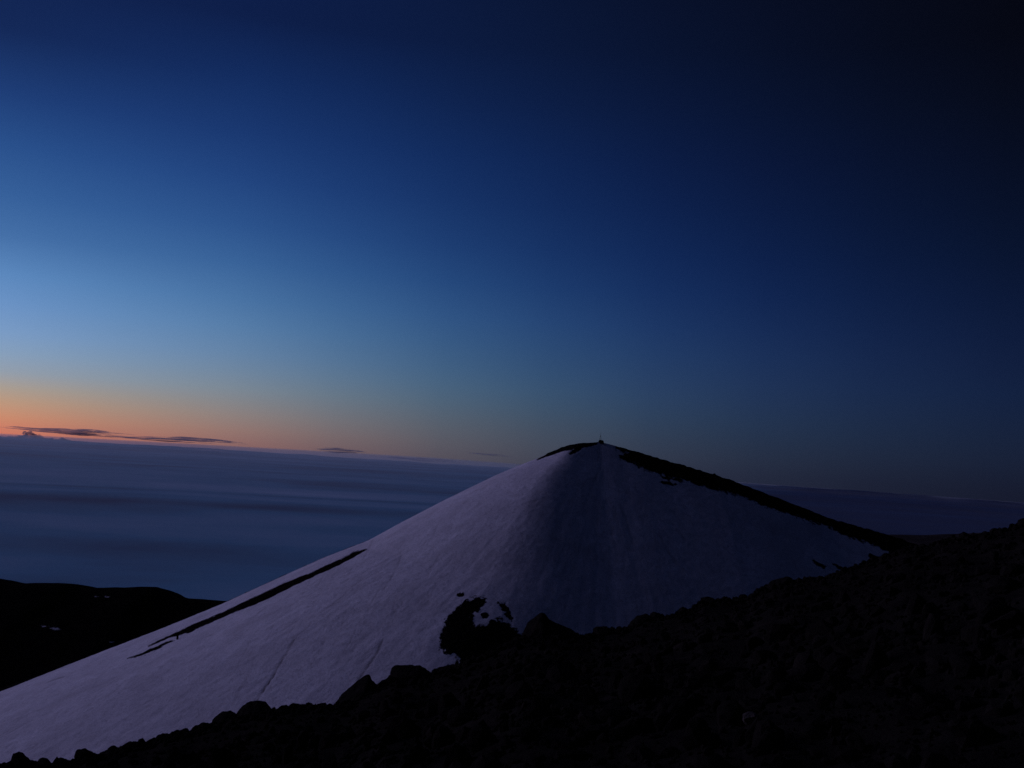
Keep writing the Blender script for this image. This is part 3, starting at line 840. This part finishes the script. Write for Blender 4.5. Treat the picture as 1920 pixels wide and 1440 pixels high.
# ------------------------------------------------------------------ summit cairn and the wooden frame on it
sx0 = at_depth(np.array([1127.0]), np.array([829.0]), D0)[0]
top_z = float(cone_smooth(np.array([sx0[0]]), np.array([D0]))[0])
V = []; Fc = []; off = 0
g = np.random.default_rng(3)
sv2, sf2 = ico(2)
for k in range(70):
    lvl = g.uniform(0, 1)
    a = g.uniform(0, 2 * math.pi); rr_ = (1.55 * (1 - .62 * lvl)) * math.sqrt(g.uniform(.1, 1))
    s = g.uniform(.22, .4)
    c = np.array([rr_ * math.cos(a), rr_ * .8 * math.sin(a), lvl * .95 - .15])
    V.append(sv2 * s * g.uniform(.7, 1.2, 3) * (1 + .2 * noise3(sv2 * 2 + k, 600)[:, None]) + c); Fc.append(sf2 + off); off += len(sv2)
cairn = link('cairn', make_mesh('cairn', np.concatenate(V), np.concatenate(Fc), M_lava), None, (sx0[0], D0, top_z))
tag(cairn, 'heap of dark stones on the very summit of the cone', 'cairn')

fr = bpy.data.objects.new('wooden_frame', None); COL.objects.link(fr); fr.location = (float(sx0[0]) - .35, D0, top_z + .5)
tag(fr, 'slender wooden pole frame standing on the summit stone heap', 'altar frame')


def pole(name, a, b, r0, r1, parent):
    a = np.array(a, float); b = np.array(b, float); d = (b - a) / np.linalg.norm(b - a)
    s = np.cross(d, [0, 1, .2]); s /= np.linalg.norm(s); t = np.cross(d, s)
    n, m = 10, 8
    V = []
    for i in range(m):
        f = i / (m - 1); c = a + (b - a) * f; r = r0 + (r1 - r0) * f
        w = .02 * math.sin(f * 7 + a[0])
        for j in range(n):
            q = 2 * math.pi * j / n
            V.append(c + s * (r * math.cos(q) + w) + t * r * math.sin(q))
    Fq = []
    for i in range(m - 1):
        for j in range(n):
            Fq.append((i * n + j, i * n + (j + 1) % n, (i + 1) * n + (j + 1) % n, (i + 1) * n + j))
    V += [a, b]; na, nb = len(V) - 2, len(V) - 1
    for j in range(n):
        Fq.append((na, (j + 1) % n, j, j)); Fq.append((nb, (m - 1) * n + j, (m - 1) * n + (j + 1) % n, (m - 1) * n + (j + 1) % n))
    me = bpy.data.meshes.new(name)
    me.from_pydata([tuple(map(float, p)) for p in V], [], [tuple(dict.fromkeys(q)) for q in Fq]); me.update()
    me.polygons.foreach_set('use_smooth', np.full(len(me.polygons), True, bool))
    me.materials.append(M_wood)
    return link(name, me, parent)


for (x, y) in ((-.62, .1), (.55, .3), (.05, -.6)):
    pole('leg', (x, y, -.3), (x * .06, y * .06, 2.75), .045, .035, fr)
pole('mast', (0, 0, 2.3), (.05, 0, 3.9), .055, .04, fr)
pole('crossbar', (-.42, .02, 1.15), (.40, .12, 1.15), .03, .03, fr)

# ------------------------------------------------------------------ camera
cd = bpy.data.cameras.new('camera'); cam = bpy.data.objects.new('camera', cd); COL.objects.link(cam)
cd.lens = 35; cd.sensor_width = 36; cd.clip_start = .1; cd.clip_end = 500000
Mx = Matrix.Identity(4)
for i in range(3):
    Mx[i][0] = cR[i]; Mx[i][1] = cU[i]; Mx[i][2] = -fw[i]
cam.matrix_world = Mx
sc.camera = cam

sc.view_settings.view_transform = 'Standard'; sc.view_settings.look = 'None'
sc.view_settings.exposure = 0; sc.view_settings.gamma = 1
sc.cycles.volume_bounces = 2
sc.cycles.max_bounces = 6
sc.cycles.use_denoising = True
sc.render.dither_intensity = 2.0
